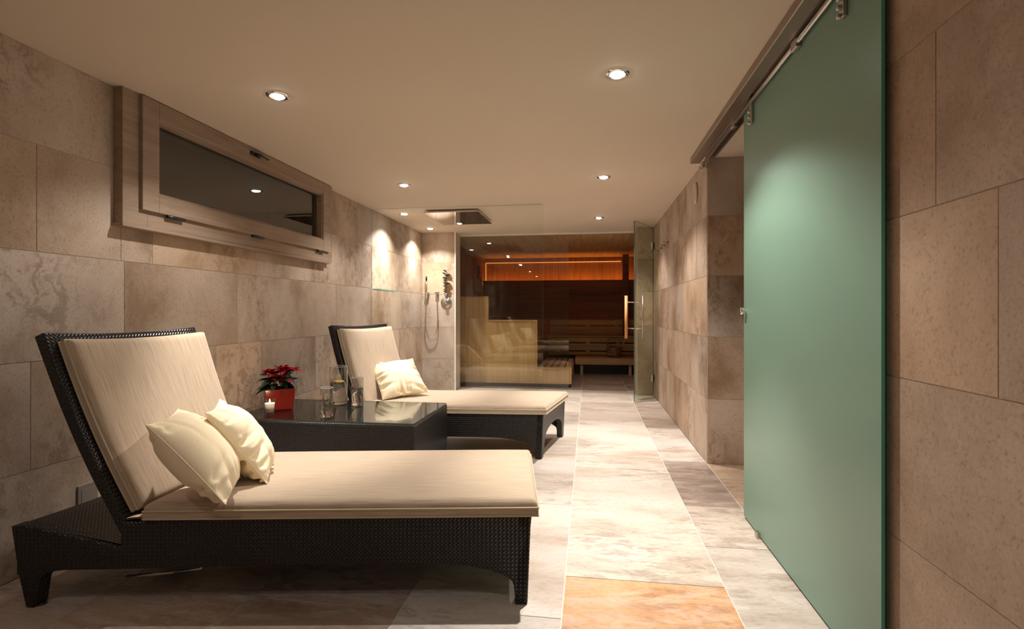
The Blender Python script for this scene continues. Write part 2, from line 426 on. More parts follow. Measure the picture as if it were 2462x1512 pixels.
mb = MB(); mb.box(XL - .12, XR + .12, Y0 - .12, 7.76, HZ, HZ + .12); mb.box(XR + .12, 2.62, 1.78, 4.33, HZ, HZ + .12)
struct(mb.build('ceiling', M['ceiling']))
mb = MB(); mb.box(-1.935, .665, 7.735, 7.76, HZ - .022, HZ); struct(mb.build('trim_1', M['trimwhite']))
mb = MB(); mb.box(-1.945, -1.925, YS - .003, YS + .01, 0, HZ); struct(mb.build('trim_2', M['trimwhite']))

# ------------------------------------------------------------ window with raised frame
x_a, x_b = -2.385, -2.365     # frame face, sash face
o = MB(); y0, y1, z0, z1 = 2.375, 4.60, 1.613, HZ
iy0, iy1, iz0 = 2.53, 4.54, 1.72
fx0 = XL - .06
o.box(fx0, x_a, y0, iy0, z0, z1); o.box(fx0, x_a, iy1, y1, z0, z1); o.box(fx0, x_a, iy0, iy1, z0, iz0); o.box(fx0, x_a, iy0, iy1, HZ - .012, z1)
win = struct(o.build('window_1', M['limed'], bevel=.003))
sx0, sx1 = XL - .02, -2.362
s = MB(); sy0, sy1, sz0, sz1 = 2.475, 4.53, 1.70, HZ - .004
gy0, gy1, gz0, gz1 = 2.585, 4.40, 1.80, 2.215
def ringbox(m_, X0, X1, a0, a1, b0, b1, c0, c1, d0, d1):
    m_.box(X0, X1, a0, c0, b0, b1); m_.box(X0, X1, c1, a1, b0, b1); m_.box(X0, X1, c0, c1, b0, d0); m_.box(X0, X1, c0, c1, d1, b1)
ringbox(s, sx0, sx1, sy0, sy1, sz0, sz1, gy0, gy1, gz0, gz1)
sash = s.build('window_sash', M['limed'], win, bevel=.004)
g = MB(); ringbox(g, sx0 + .03, sx1 - .012, gy0, gy1, gz0, gz1, gy0 + .012, gy1 - .012, gz0 + .012, gz1 - .012); g.build('glazing_bead', M['limed'], sash)
g = MB(); g.box(sx0 + .036, sx0 + .042, gy0 + .004, gy1 - .004, gz0 + .004, gz1 - .004); g.build('window_pane', M['winglass'], sash)
sill = MB(); sill.box(XL, x_a + .012, y0 - .012, y1 - .05, z0 - .018, z0); sill.build('window_sill', M['limed'], win, bevel=.003)
for yy in (2.64, 3.40, 4.30):
    h = MB(); h.tube([(sx1 - .004, yy, sz0 - .008), (sx1 - .004, yy + .13, sz0 - .008)], .009, 10); h.build('hinge', M['blackplastic'], win)
h = MB(); h.box(sx1, sx1 + .012, 3.37, 3.47, 2.262, 2.288); h.tube([(sx1 + .012, 3.42, 2.275), (sx1 + .035, 3.42, 2.275), (sx1 + .035, 3.53, 2.268)], .008, 8); h.build('window_handle', M['blackplastic'], win)
v = MB(); v.box(XL - .75, XL - .70, 2.2, 4.85, 1.4, 2.5); v.box(XL - .7, XL - .12, 2.2, 2.25, 1.4, 2.5); v.box(XL - .7, XL - .12, 4.8, 4.85, 1.4, 2.5)
v.box(XL - .7, XL - .12, 2.25, 4.8, 1.4, 1.45); v.box(XL - .7, XL - .12, 2.25, 4.8, 2.45, 2.5)
struct(v.build('wall_light_well', M['void']))

# ------------------------------------------------------------ recessed downlights
def downlight(x, y, label, warm=False):
    t = thing('recessed_downlight', label, 'ceiling light', (x, y, HZ), 'recessed ceiling spotlights')
    r = MB(); r.lathe([(.038, -.001), (.041, -.008), (.055, -.006), (.059, -.001)], n=36); r.build('trim_ring', M['chrome'], t)
    R = .042 if warm else .037
    d = MB(); d.lathe([(R, -.003), (R * .9, -.009), (R * .6, -.015), (.0001, -.018)], n=28); d.build('lens', M['lampw'] if warm else M['lamp'], t, recalc=True)
    return t
def lamp(x, y, narrow, broad, col, size=58, z=HZ - .026, blend=.75, rad=.02):
    for nm, p, s, b in (('spot_beam', narrow, size, blend), ('spill', broad, 124, .45)):
        if p <= 0: continue
        l = bpy.data.lights.new(nm, 'SPOT'); l.energy = p; l.spot_size = math.radians(s); l.spot_blend = b; l.color = col; l.shadow_soft_size = rad
        ob = bpy.data.objects.new(nm, l); C.objects.link(ob); ob.location = (x, y, z)
WARM = (1.0, .925, .85)
LP = [(-1.665, 2.605, 'recessed spotlight in ceiling nearest the wooden window', 200, 46),
      (.14, 2.61, 'largest looking ceiling spotlight, near the green glass door', 215, 115),
      (-1.68, 4.60, 'ceiling spotlight beyond the window, in front of the shower screen', 200, 46),
      (.13, 4.58, 'second ceiling spotlight along the right side, above the bright walkway', 225, 75),
      (.127, 6.55, 'smallest looking ceiling spotlight, close to the sauna front', 175, 66)]
for x, y, lb, a, b in LP:
    downlight(x, y, lb); lamp(x, y, a, b, WARM)
for x, y, lb in ((-2.17, 5.95, 'glowing shower spotlight on the near side, close to left wall'), (-2.19, 7.04, 'glowing shower spotlight in the far corner above hand shower')):
    downlight(x, y, lb, True); lamp(x, y, 150 if y < 6.5 else 95, 60, (1.0, .95, .92), size=86, blend=.85)
for x, y, lb in ((-1.66, .6, 'ceiling spotlight behind the camera on the window side'), (.14, .6, 'ceiling spotlight behind the camera on the door side'),
                 (-1.66, -1.4, 'rear ceiling spotlight on the window side'), (.14, -1.4, 'rear ceiling spotlight on the door side')):
    downlight(x, y, lb); lamp(x, y, 5 if y > 0 else 14, 11, WARM)
# side room light
l = bpy.data.lights.new('side_room_spot', 'SPOT'); l.energy = 2.5; l.spot_size = math.radians(120); l.spot_blend = 1; l.color = WARM; l.shadow_soft_size = .03
ob = bpy.data.objects.new('side_room_spot', l); C.objects.link(ob); ob.location = (1.9, 2.4, HZ - .02)

# ------------------------------------------------------------ loungers
def lounger(P0, a1, e2f, e2t, base_label, mat_back, btn, btf, length=2.02, hinge=-1.56):
    """P0: near foot corner; a1: direction angle; e2f, e2t: cross vectors at the foot and at the tail"""
    root = thing('wicker_lounger', base_label, 'lounger', (P0[0], P0[1], 0), 'wicker sun loungers')
    d = Vector((math.cos(a1), math.sin(a1), 0)); F2, T2 = Vector((*e2f, 0)), Vector((*e2t, 0))
    def W_(s, t, z):          # s along (negative to the tail), t 0..1 across
        k = min(1, max(0, -s / length)); e = F2.lerp(T2, k)
        return d * s + e * t + Vector((0, 0, z))
    # side panels with arch between the legs and a raised rail after the hinge notch
    def side_poly():
        L = -length
        p = [(0.005, .352), (0.0, .30), (-.012, .0), (-.058, .0), (-.066, .075)]
        for k in range(1, 9):
            w = k / 8 * PI / 2; p.append((-.066 - .36 * (1 - math.cos(w)), .075 + .088 * math.sin(w)))
        p += [(-1.0, .158), (-1.45, .150), (L + .36, .146), (L + .20, .145), (L + .14, .137), (L + .108, .11)]
        p += [(L + .090, .0), (L + .057, .0), (L + .030, .12), (L, .318)]
        p += [(L + .05, .322), (L + .42, .235), (L + .425, .332), (-1.2, .345), (-.6, .352)]
        return p
    poly = side_poly()
    tw = .055 / F2.length
    for nm, t0, t1 in (('near', 0, tw), ('far', 1 - tw, 1)):
        b_ = MB(); b_.prism(poly, lambda a, c, t: W_(a, t, c), t0, t1); b_.build('side_panel', M['wicker'], root, bevel=.006)
    # foot end panel with an arch, tail panel, deck
    fp = [(0, .352), (0, 0), (.07, 0)]
    for k in range(0, 11):
        w = PI * k / 10; fp.append((.5 - .40 * math.cos(w), .09 + .13 * math.sin(w) ** .7 if 0 < k < 10 else .07))
    fp += [(.93, 0), (1, 0), (1, .352)]
    b_ = MB(); b_.prism(fp, lambda a, c, t: W_(t - (0.012 * (1 - c / .35)), a, c), -.05, -.0); b_.build('foot_panel', M['wicker'], root, bevel=.006)
    b_ = MB(); b_.prism([(0.02, .12), (.98, .12), (.98, .31), (.5, .295), (.02, .31)], lambda a, c, t: W_(t, a, c), -length + .006, -length + .05); b_.build('tail_panel', M['wicker'], root, bevel=.005)
    L = -length
    b_ = MB()
    b_.grid(lambda u, v: W_(L + .012 + .41 * u, .02 + .96 * v, .318 - .012 * math.sin(PI * v) - .088 * max(0, u - .1)), 8, 10)
    b_.grid(lambda u, v: W_(L + .012 + .41 * u, .02 + .96 * v, .298 - .012 * math.sin(PI * v) - .088 * max(0, u - .1)), 8, 10, flip=True)
    b_.build('tail_deck', M['wicker'], root, recalc=False)
    b_ = MB(); b_.prism([(.03, .30), (.97, .30), (.97, .335), (.03, .335)], lambda a, c, t: W_(t, a, c), L + .425, -.04); b_.build('seat_deck', M['wicker'], root)
    # legs standing under the panels
    for (s_, t_) in ((-.034, .04), (-.034, .96), (L + .09, .04), (L + .09, .96)):
        q = MB(); c0 = W_(s_, t_, 0)
        q.lathe([(.016, 0), (.018, .006), (.0001, .006)], c0, 12); 
        q.build('foot_glide', M['blackplastic'], root)
    # backrest frame : near/far lines from hinge to top
    hb = hinge
    def B_(k, t, h):   # k 0..1 up the back, h offset towards the sitter
        A0, A1 = W_(hb, 0, .30), W_(*btn[:1], 0, btn[1]); B0, B1 = W_(hb, 1, .30), W_(*btf[:1], 1, btf[1])
        p = (A0.lerp(A1, k)).lerp(B0.lerp(B1, k), t)
        n = ((A1 - A0).cross(B0 - A0)).normalized()
        if n.dot(d) < 0: n = -n
        n2 = n
        return p + n2 * h - Vector((0, 0, .014 * k * math.sin(PI * t)))
    fr = MB(); b0 = .0; T = .045
    def curve(k): return -.022 * math.sin(PI * k)      # slight belly in the frame
    for sgn, hh in ((False, 0), (True, -T)):
        fr.grid(lambda u, v, hh=hh: B_(u, v, hh + curve(u)), 14, 10, flip=sgn)
    n0 = 15 * 11
    for i in range(14):
        for j in (0, 10):
            a = i * 11 + j; fr.face([a, a + 11, a + 11 + n0, a + n0])
    for j in range(10):
        for i in (0, 14):
            a = i * 11 + j; fr.face([a, a + 1, a + 1 + n0, a + n0])
    fr.build('backrest', M['wicker'], root, merge=.0005, bevel=.006, smooth=False)
    # seat mattress
    def matt(fn, nu, nv, T, name, mt, Lu, Lv, lift=.012):
        mb_ = MB(); r = .03
        def prof(u, v):
            du = min(u, 1 - u) * Lu; dv = min(v, 1 - v) * Lv; dd = min(du, dv)
            e = 1 - min(dd / r, 1); base = math.sqrt(max(0, 1 - e * e))
            puff = lift * (1 - (2 * v - 1) ** 4) * (1 - (2 * u - 1) ** 6)
            return T * (.52 + .48 * base) + puff
        def warp(q, nn, Ln):   # cluster samples at the rim
            return q
        def samp(n, Ln):
            e = [0, .004, .010, .018, .028, .04]; xs = [q / Ln for q in e]; m_ = n
            mid = [xs[-1] + (1 - 2 * xs[-1]) * k / m_ for k in range(1, m_)]
            return xs + mid + [1 - q for q in xs[::-1]]
        U, V = samp(nu, Lu), samp(nv, Lv); nU, nV = len(U), len(V)
        idx = {}; mb_.uv = []
        for i, u in enumerate(U):
            for j, v_ in enumerate(V): idx[i, j] = len(mb_.v); mb_.v.append(Vector(fn(u, v_, prof(u, v_)))); mb_.uv.append((u * Lu, v_ * Lv))
        for i in range(nU - 1):
            for j in range(nV - 1): mb_.face([idx[i, j], idx[i + 1, j], idx[i + 1, j + 1], idx[i, j + 1]], 0, None, True)
        rim = [(i, 0) for i in range(nU)] + [(nU - 1, j) for j in range(1, nV)] + [(i, nV - 1) for i in range(nU - 2, -1, -1)] + [(0, j) for j in range(nV - 2, 0, -1)]
        bot = []
        for (i, j) in rim: bot.append(len(mb_.v)); mb_.v.append(Vector(fn(U[i], V[j], 0))); mb_.uv.append((U[i] * Lu, V[j] * Lv + (.04 if j == 0 else -.04 if j == nV - 1 else 0)))
        for k in range(len(rim)):
            k2 = (k + 1) % len(rim); mb_.face([idx[rim[k]], idx[rim[k2]], bot[k2], bot[k]], 0, None, False)
        mb_.face(bot, 0, None, False)
        o_ = mb_.build(name, mt, root)
        for hh in (.52 * T, .004):
            p_ = MB(); p_.tube([fn(U[i], V[j], hh) for (i, j) in rim], .0042, 8, closed=True); p_.build('piping', M['piping'], o_)
        return o_
    matt(lambda u, v, h: W_(-1.50 + 1.53 * u, -.02 + 1.02 * v, .352 + h - .008 * (1 - u)), 30, 14, .066, 'seat_mattress', M['mattress'], 1.55, .76)
    KL = (W_(btn[0], 0, btn[1]) - W_(hb, 0, .30)).length
    matt(lambda u, v, h: B_(.075 + (.945 - .075) * u, .05 + .94 * v, .004 + h + curve(.075 + .87 * u)), 22, 14, .058, 'back_mattress', mat_back, KL * .87, .70)
    fl = MB(); fl.grid(lambda u, v: W_(-1.575 + .10 * u, .0 + .05 * v, .347 + .006 * math.sin(PI * u)), 6, 3); fl.grid(lambda u, v: W_(-1.575 + .10 * u, .0 + .05 * v, .341 + .006 * math.sin(PI * u)), 6, 3, flip=True)
    fl.build('mattress_tie', M['piping'], root, recalc=False)
    g_ = MB(); g_.tube([W_(-1.63, .09, .085), W_(-1.44, .09, .105)], .007, 8); g_.tube([W_(-1.44, .09, .105), W_(-1.33, .09, .118), W_(-1.28, .12, .30)], .005, 8, m=1); g_.build('gas_strut', [M['steel'], M['chrome']], root)
    return root, W_, B_
R9 = math.radians(9)
L1, W1, B1 = lounger((-.225, 2.035), R9, (-.112, .742), (0.0, .75), 'nearest dark wicker lounger with tan mattress carrying two cream cushions', M['mattress_back'], (-1.895, 1.072), (-1.855, 1.072))
L2, W2, B2 = lounger((-.352, 4.055), math.radians(3.0), (.135, .80), (.150, .78), 'far dark wicker lounger beside the shower screen carrying one cushion', M['mattress_back'], (-1.705, 1.045), (-1.705, 1.045), hinge=-1.47)

# ------------------------------------------------------------ cushions
def cushion(corners, T, label, seed):
    """corners near-top, far-top, near-bottom, far-bottom"""
    NT, FT, NB, FB = [Vector(c) for c in corners]
    cen = (NT + FT + NB + FB) / 4
    ex = ((FT - NT) + (FB - NB)) / 2; ez = ((NT - NB) + (FT - FB)) / 2
    a = (ex.length + ez.length) / 2; ex.normalize(); n = ex.cross(ez).normalized(); ez = n.cross(ex) * -1 if n.cross(ex).dot(ez) < 0 else n.cross(ex)
    rng = random.Random(seed)
    mb = MB(); n_ = 90
    cr = [(rng.uniform(-1, 1), rng.choice((0, 1, 2, 3)), rng.uniform(.4, 1), rng.uniform(16, 36)) for _ in range(36)]
    def fn(sgn):
        def f(u, v):
            # ease samples to the rim
            x = -math.cos(PI * u); y = -math.cos(PI * v)
            px = x * (1 - .085 * (1 - y * y) * abs(x)); py = y * (1 - .085 * (1 - x * x) * abs(y))
            prof = (max(0, 1 - abs(x) ** 2.3) * max(0, 1 - abs(y) ** 2.3)) ** .48
            w = 0
            for (c0, sd, am, fr_) in cr:
                t, e = ((y, 1 - x), (y, 1 + x), (x, 1 - y), (x, 1 + y))[sd]
                w += am * math.exp(-((t - c0 - (am - .7) * e * .9) * fr_ * .62 / (1 + 1.2 * e)) ** 2) * math.exp(-e * 3.0) * min(1, e * 9)
            for (c0, sd, am, fr_) in cr[:20]:
                t, e = ((y, 1 - x), (y, 1 + x), (x, 1 - y), (x, 1 + y))[sd]
                w += 1.5 * am * math.exp(-((t - c0 * .9) * 17) ** 2) * math.exp(-e * 4.5) * min(1, e * 14) - .5 * am * math.exp(-((t - c0 * .9 - .09) * 17) ** 2) * math.exp(-e * 4.5) * min(1, e * 14)
            hgt = sgn * (T / 2 * prof - .027 * w * prof ** .3)
            return cen + ex * (px * a / 2) + ez * (py * a / 2) + n * hgt
        return f
    mb.grid(fn(1), n_, n_); mb.grid(fn(-1), n_, n_, flip=True)
    o_ = mb.build('cushion', M['cushion'], None, merge=.0004)
    # local origin at the cushion centre
    o_.data.transform(Matrix.Translation(-cen)); o_.location = cen
    pts = []
    for k in range(120):
        q = k / 120 * 4; sd = int(q); t = q - sd
        x, y = ((-1 + 2 * t, -1), (1, -1 + 2 * t), (1 - 2 * t, 1), (-1, 1 - 2 * t))[sd]
        px = x * (1 - .085 * (1 - y * y) * abs(x)); py = y * (1 - .085 * (1 - x * x) * abs(y))
        pts.append(ex * (px * a / 2) + ez * (py * a / 2))
    p_ = MB(); p_.tube(pts, .0022, 6, closed=True); p_.build('seam', M['cushion'], o_)
    tag(o_, label, 'cushion', 'cream scatter cushions')
    return o_
def lerp3(A, B, k): return [tuple(Vector(a).lerp(Vector(b), k)) for a, b in zip(A, B)]
C1 = lerp3([(-1.435, 1.516, .78), (-1.604, 1.845, .766), (-1.222, 1.613, .493), (-1.391, 1.942, .48)], [(-1.629, 1.72, .73), (-1.821, 2.094, .714), (-1.387, 1.831, .405), (-1.579, 2.204, .389)], .66)
C2 = lerp3([(-1.46, 1.816, .761), (-1.647, 2.135, .757), (-1.272, 1.922, .46), (-1.46, 2.241, .456)], [(-1.657, 2.061, .708), (-1.869, 2.424, .704), (-1.444, 2.182, .366), (-1.657, 2.544, .362)], .40)
C3 = lerp3([(-1.816, 4.112, .716), (-1.52, 4.379, .744), (-1.597, 3.896, .461), (-1.301, 4.162, .489)], [(-1.998, 4.524, .672), (-1.672, 4.817, .704), (-1.757, 4.285, .392), (-1.431, 4.579, .423)], .52)
cushion(C1, .20, 'cream square cushion on the nearest lounger, in front and leaning left', 1)
cushion(C2, .185, 'cream cushion on the nearest lounger, behind the other one, nearer the red plant', 2)
cushion(C3, .17, 'bright cream cushion alone on the far lounger', 3)

# ------------------------------------------------------------ side table with glass top
TX0, TX1, TY0, TY1, TZ = -2.36, -1.075, 3.13, 3.90, .442
t = thing('side_table', 'dark wicker side table with glass top between the loungers', 'table', ((TX0 + TX1) / 2, (TY0 + TY1) / 2, 0))
tx, ty = (TX0 + TX1) / 2, (TY0 + TY1) / 2
def L_(b): return (b[0] - tx, b[1] - tx, b[2] - ty, b[3] - ty, b[4], b[5])
b_ = MB(); b_.box(*L_((TX0, TX1, TY0, TY1, .10, TZ))); b_.build('table_body', M['wicker'], t, bevel=.012)
for X in (TX0 + .005, TX1 - .055):
    for Y in (TY0 + .005, TY1 - .055):
        q = MB(); q.box(*L_((X, X + .05, Y, Y + .05, 0, .102))); q.build('leg', M['wicker'], t, bevel=.005)
q = MB(); q.box(*L_((TX0 + .006, TX1 - .006, TY0 + .006, TY1 - .006, TZ + .001, TZ + .009)))
for i, f in enumerate(q.f):
    q.m[i] = 0 if i in (0, 1) else 1
q.build('glass_top', [M['topglass'], M['edgedark']], t)
TT = TZ + .009

# potted poinsettia
pt = thing('potted_poinsettia', 'red poinsettia with dark green leaves in a square red pot', 'plant', (-2.225, 3.50, TT + .0005))
ang = math.radians(38); PW = .20
RM = Matrix.Rotation(ang, 4, 'Z')
q = MB(); hw0, hw1 = PW / 2 * .86, PW / 2
def sq(h, z): return [RM @ Vector((x * h, y * h, z)) for x, y in ((-1, -1), (1, -1), (1, 1), (-1, 1))]
rings = [sq(hw0, 0), sq(hw1, .15), sq(hw1 - .008, .15), sq(hw1 - .012, .12)]
for r_ in rings: q.v += r_
q.face([3, 2, 1, 0])
for k in range(3):
    for i in range(4): q.face([k * 4 + i, k * 4 + (i + 1) % 4, (k + 1) * 4 + (i + 1) % 4, (k + 1) * 4 + i])
q.build('pot', M['redpot'], pt, bevel=.004, recalc=False)
q = MB(); q.v += sq(hw1 - .012, .122); q.v += sq(hw1 - .03, .10); q.face([0, 1, 2, 3]); q.face([7, 6, 5, 4]); q.build('soil', M['soil'], pt)
def leaf(mb, base, direc, L, Wd, droop, roll, fold=.25, m=0):
    base = Vector(base); d = Vector(direc).normalized(); side = d.cross(Vector((0, 0, 1))).normalized(); up = side.cross(d).normalized()
    side = (side * math.cos(roll) + up * math.sin(roll)).normalized(); up = side.cross(d).normalized()
    n = 6; st = len(mb.v)
    prof = [.05, .55, .95, 1.0, .78, .42, .02]
    for i in range(n + 1):
        k = i / n; c = base + d * (L * k) + Vector((0, 0, -droop * k * k)); w = prof[i] * Wd / 2
        mb.v.append(c - side * w + up * (w * fold)); mb.v.append(c); mb.v.append(c + side * w + up * (w * fold))
    for i in range(n):
        for j in (0, 1):
            a = st + i * 3 + j; mb.face([a, a + 1, a + 4, a + 3], m, None, True)
rng = random.Random(11)
st_ = MB()
heads = [(-.065, -.03, .262), (.015, .0, .285), (.085, .01, .27), (.0, .06, .265), (.055, -.06, .205), (-.07, .05, .25), (-.02, -.05, .255), (.05, -.02, .275), (.02, -.07, .235)]
for hd in heads: st_.tube([(hd[0] * .2, hd[1] * .2, .12), (hd[0] * .8, hd[1] * .8, .18), hd], .003, 6)
st_.build('stem', M['leaf'], pt)
for hd in heads:
    fm = MB()
    for k in range(8):
        w = 2 * PI * k / 8 + rng.uniform(-.25, .25); ln = rng.uniform(.065, .095) * (.8 if k % 2 else 1.1)
        leaf(fm, hd, (math.cos(w), math.sin(w), rng.uniform(.05, .6)), ln, .044, rng.uniform(.0, .03), rng.uniform(-.4, .4))
    for k in range(4):
        w = 2 * PI * k / 4 + .4; leaf(fm, (hd[0], hd[1], hd[2] + .004), (math.cos(w), math.sin(w), 1.1), .035, .02, 0, 0)
    sm = fm.build('flower', M['bract'], pt, recalc=False)
gl_ = MB()
for k in range(54):
    w = rng.uniform(0, 2 * PI); rr = rng.uniform(.01, .06); z = rng.uniform(.15, .245)
    leaf(gl_, (rr * math.cos(w), rr * math.sin(w), z), (math.cos(w), math.sin(w), rng.uniform(-.3, .35)), rng.uniform(.075, .115), .048, rng.uniform(.01, .05), rng.uniform(-.5, .5))
gl_.build('foliage', M['leaf'], pt, recalc=False)
for o_ in kids(pt): pass

# lit candle in a glass
cd = thing('candle_glass', 'small lit candle in a clear glass beside the red pot', 'candle', (-2.13, 3.245, TT + .0005))
q = MB(); q.lathe([(.0001, 0), (.026, 0), (.0275, .004), (.039, .112), (.0365, .112), (.0255, .022), (.0001, .020)], n=32); q.build('glass', M['thinglass'], cd)
q = MB(); q.lathe([(.0001, .0215), (.0248, .0232), (.0325, .084), (.028, .080), (.0001, .079)], n=28); q.build('wax', M['wax'], cd)
q = MB(); q.lathe([(.0001, .083), (.004, .089), (.0045, .096), (.002, .106), (.0001, .112)], n=12); q.build('flame', M['flame'], cd)
q = MB(); q.tube([(0, 0, .079), (0, 0, .086)], .0008, 6); q.build('wick', M['blackplastic'], cd)
l = bpy.data.lights.new('candle_light', 'POINT'); l.energy = 2.2; l.color = (1, .66, .38); l.shadow_soft_size = .006
ob = bpy.data.objects.new('candle_light', l); C.objects.link(ob); ob.location = (-2.13, 3.245, TT + .101)

# carafe and two tumblers
def tumbler(loc, r, h, fill, label, name, cat, lemon=False, group=None):
    t_ = thing(name, label, cat, loc, group)
    w = .0022; ft_ = .018
    q = MB(); q.lathe([(.0001, .0), (r * .90, 0), (r * .97, .004), (r, .02), (r, h * .5), (r * 1.0, h - .002), (r - w * .5, h), (r - w, h - .002), (r - w, ft_ + .006), (r * .8, ft_), (.0001, ft_ - .002)], n=48)
    q = MB(); q.lathe([(r, .016), (r, h * .5), (r, h - .002), (r - w * .5, h), (r - w, h - .002), (r - w, .016)], n=48, closed=True)
    gl0 = q.build('glass', M['thinglass'], t_)
    q = MB(); q.lathe([(r + .0012, h), (r - w / 2, h + .0018), (r - w - .0012, h), (r - w / 2, h - .0018)], n=48, closed=True); q.build('rim', M['rimhighlight'], gl0)  # added pale ring stands in for the rim highlight
    q = MB(); q.lathe([(.0001, .0), (r * .90, 0), (r * .97, .004), (r, .0158), (.0001, .0158)], n=48); q.build('glass_base', M['tableglass'], t_)
    q = MB(); q.lathe([(.0001, ft_), (r * .8, ft_), (r - w - .0004, ft_ + .007), (r - w - .0004, fill), (.0001, fill)], n=48); q.build('water', M['water'], t_)
    if lemon:
        q = MB(); q.lathe([(.0001, -.003), (.034, -.003), (.037, 0), (.034, .003), (.0001, .003)], n=30)
        o_ = q.build('lemon_slice', M['lemon'], t_, loc=(.010, -.01, fill + .0075)); o_.rotation_euler = (.10, .08, 0)
    return t_
tumbler((-1.885, 3.74, TT + .0005), .066, .285, .165, 'tall clear glass carafe of water with a lemon slice', 'water_carafe', 'carafe', True)
tumbler((-1.725, 3.255, TT + .0005), .042, .195, .115, 'clear water glass in front of the carafe, at the table front', 'drinking_glass', 'glass', group='tall water glasses')
tumbler((-1.715, 3.70, TT + .0005), .045, .205, .13, 'clear water glass to the right of the carafe', 'drinking_glass', 'glass', group='tall water glasses')

# ------------------------------------------------------------ shower
def glass_panel(name, x0, x1, y0, y1, z0, z1, axis, faces, edge, parent=None, M_=None):
    q = MB(); q.box(x0, x1, y0, y1, z0, z1, M=M_)
    big = {'x': (3, 5), 'y': (2, 4)}[axis]
    for i in range(6): q.m[i] = 0 if i in big else 1
    return q.build(name, [faces, edge], parent)
o_ = glass_panel('shower_screen', XL + .002, -.49, 5.636, 5.644, .004, HZ - .002, 'y', M['glass'], M['edgeclear'])
tag(o_, 'clear frameless glass shower screen standing across from the left wall', 'shower screen')
o_ = glass_panel('glass_shelf', XL + .001, XL + .10, 5.66, 6.30, 1.405, 1.413, 'x', M['glass'], M['edge'])
for i, p in enumerate(o_.data.polygons): p.material_index = 0 if abs(p.normal.z) > .5 else 1
tag(o_, 'narrow glass shelf on the left shower wall', 'shelf')
rh = thing('rain_shower_head', 'square mirror-polished rain shower plate on the ceiling', 'shower head', (-1.55, 6.18, HZ))
q = MB(); q.box(-.32, .32, -.42, .42, -.035, -.02); q.build('shower_plate', M['mirror'], rh, bevel=.002)
q = MB(); q.box(-.26, .26, -.36, .36, -.0205, 0); q.build('mounting_box', M['bronze'], rh)

hs = thing('hand_shower', 'chrome hand shower with black tip and looping hose on the stone pier', 'hand shower', (-2.354, YS, 1.43))
q = MB(); q.tube([(0, -.05, -.08), (0, -.052, .05), (0, -.055, .18)], [.011, .013, .012], 14); q.build('wand', M['chrome'], hs)
q = MB(); q.tube([(0, -.055, .18), (0, -.056, .245)], .0125, 14); q.build('wand_tip', M['blackplastic'], hs)
q = MB(); q.box(-.022, .032, -.06, -.0005, -.02, .012); q.build('holder', M['steel'], hs, bevel=.004)
q = MB(); q.box(.125, .175, -.045, -.0005, -.02, .018); q.tube([(.15, -.038, -.02), (.15, -.038, -.06)], .010, 10); q.build('wall_outlet', M['steel'], hs, bevel=.003)
pts = []
P = [(0, -.05, -.08), (-.012, -.05, -.30), (-.012, -.05, -.52), (.03, -.048, -.64), (.08, -.045, -.655), (.14, -.042, -.60), (.165, -.04, -.45), (.16, -.038, -.25), (.15, -.038, -.06)]
def catmull(P, n=8):
    P = [Vector(p) for p in P]; out = []
    for i in range(len(P) - 1):
        p0, p1, p2, p3 = P[max(i - 1, 0)], P[i], P[i + 1], P[min(i + 2, len(P) - 1)]
        for k in range(n):
            t_ = k / n
            out.append(.5 * ((2 * p1) + (-p0 + p2) * t_ + (2 * p0 - 5 * p1 + 4 * p2 - p3) * t_ ** 2 + (-p0 + 3 * p1 - 3 * p2 + p3) * t_ ** 3))
    out.append(P[-1]); return out
q = MB(); q.tube(catmull(P), .0075, 10); q.build('hose', M['chrome'], hs)
sv = thing('shower_valve', 'round metal shower valve plate with lever on the stone pier', 'shower valve', (-2.068, YS, 1.29))
q = MB(); q.lathe([(.0001, -.016), (.078, -.014), (.082, -.008), (.082, .0)], n=40, axis='y'); q.build('valve_plate', M['steel'], sv)
q = MB(); q.lathe([(.0001, -.06), (.022, -.058), (.024, -.014)], n=24, axis='y'); q.tube([(0, -.05, 0), (.012, -.055, .045)], .007, 8); q.build('lever', M['chrome'], sv)
sg = thing('leafy_sprig', 'dark leafy sprig rising above the round shower valve', 'plant', (-2.062, YS - .03, 1.422))
q = MB(); q.tube([(0, 0, -.03), (.004, 0, .1), (-.004, 0, .22), (.002, 0, .33)], .0035, 6); q.build('stem', M['sprig'], sg)
rng = random.Random(4)
q = MB()
for k in range(22):
    z = .02 + k * .0145; w = rng.uniform(0, 2 * PI); sd = 1 if k % 2 else -1
    leaf(q, (0, 0, z), (sd * 1.0, -.5 + rng.uniform(-.4, .2), rng.uniform(.1, 1.1)), rng.uniform(.05, .08), .036, .004, rng.uniform(-.6, .6))
q.build('leaves', M['sprig'], sg, recalc=False)
q = MB(); q.box(-.012, .012, 0, .0295, -.04, .0); q.lathe([(.0001, -.045), (.012, -.045), (.016, 0), (.013, 0), (.0001, -.02)], (0, -.002, 0), 16); q.build('wall_vase', M['steel'], sg)

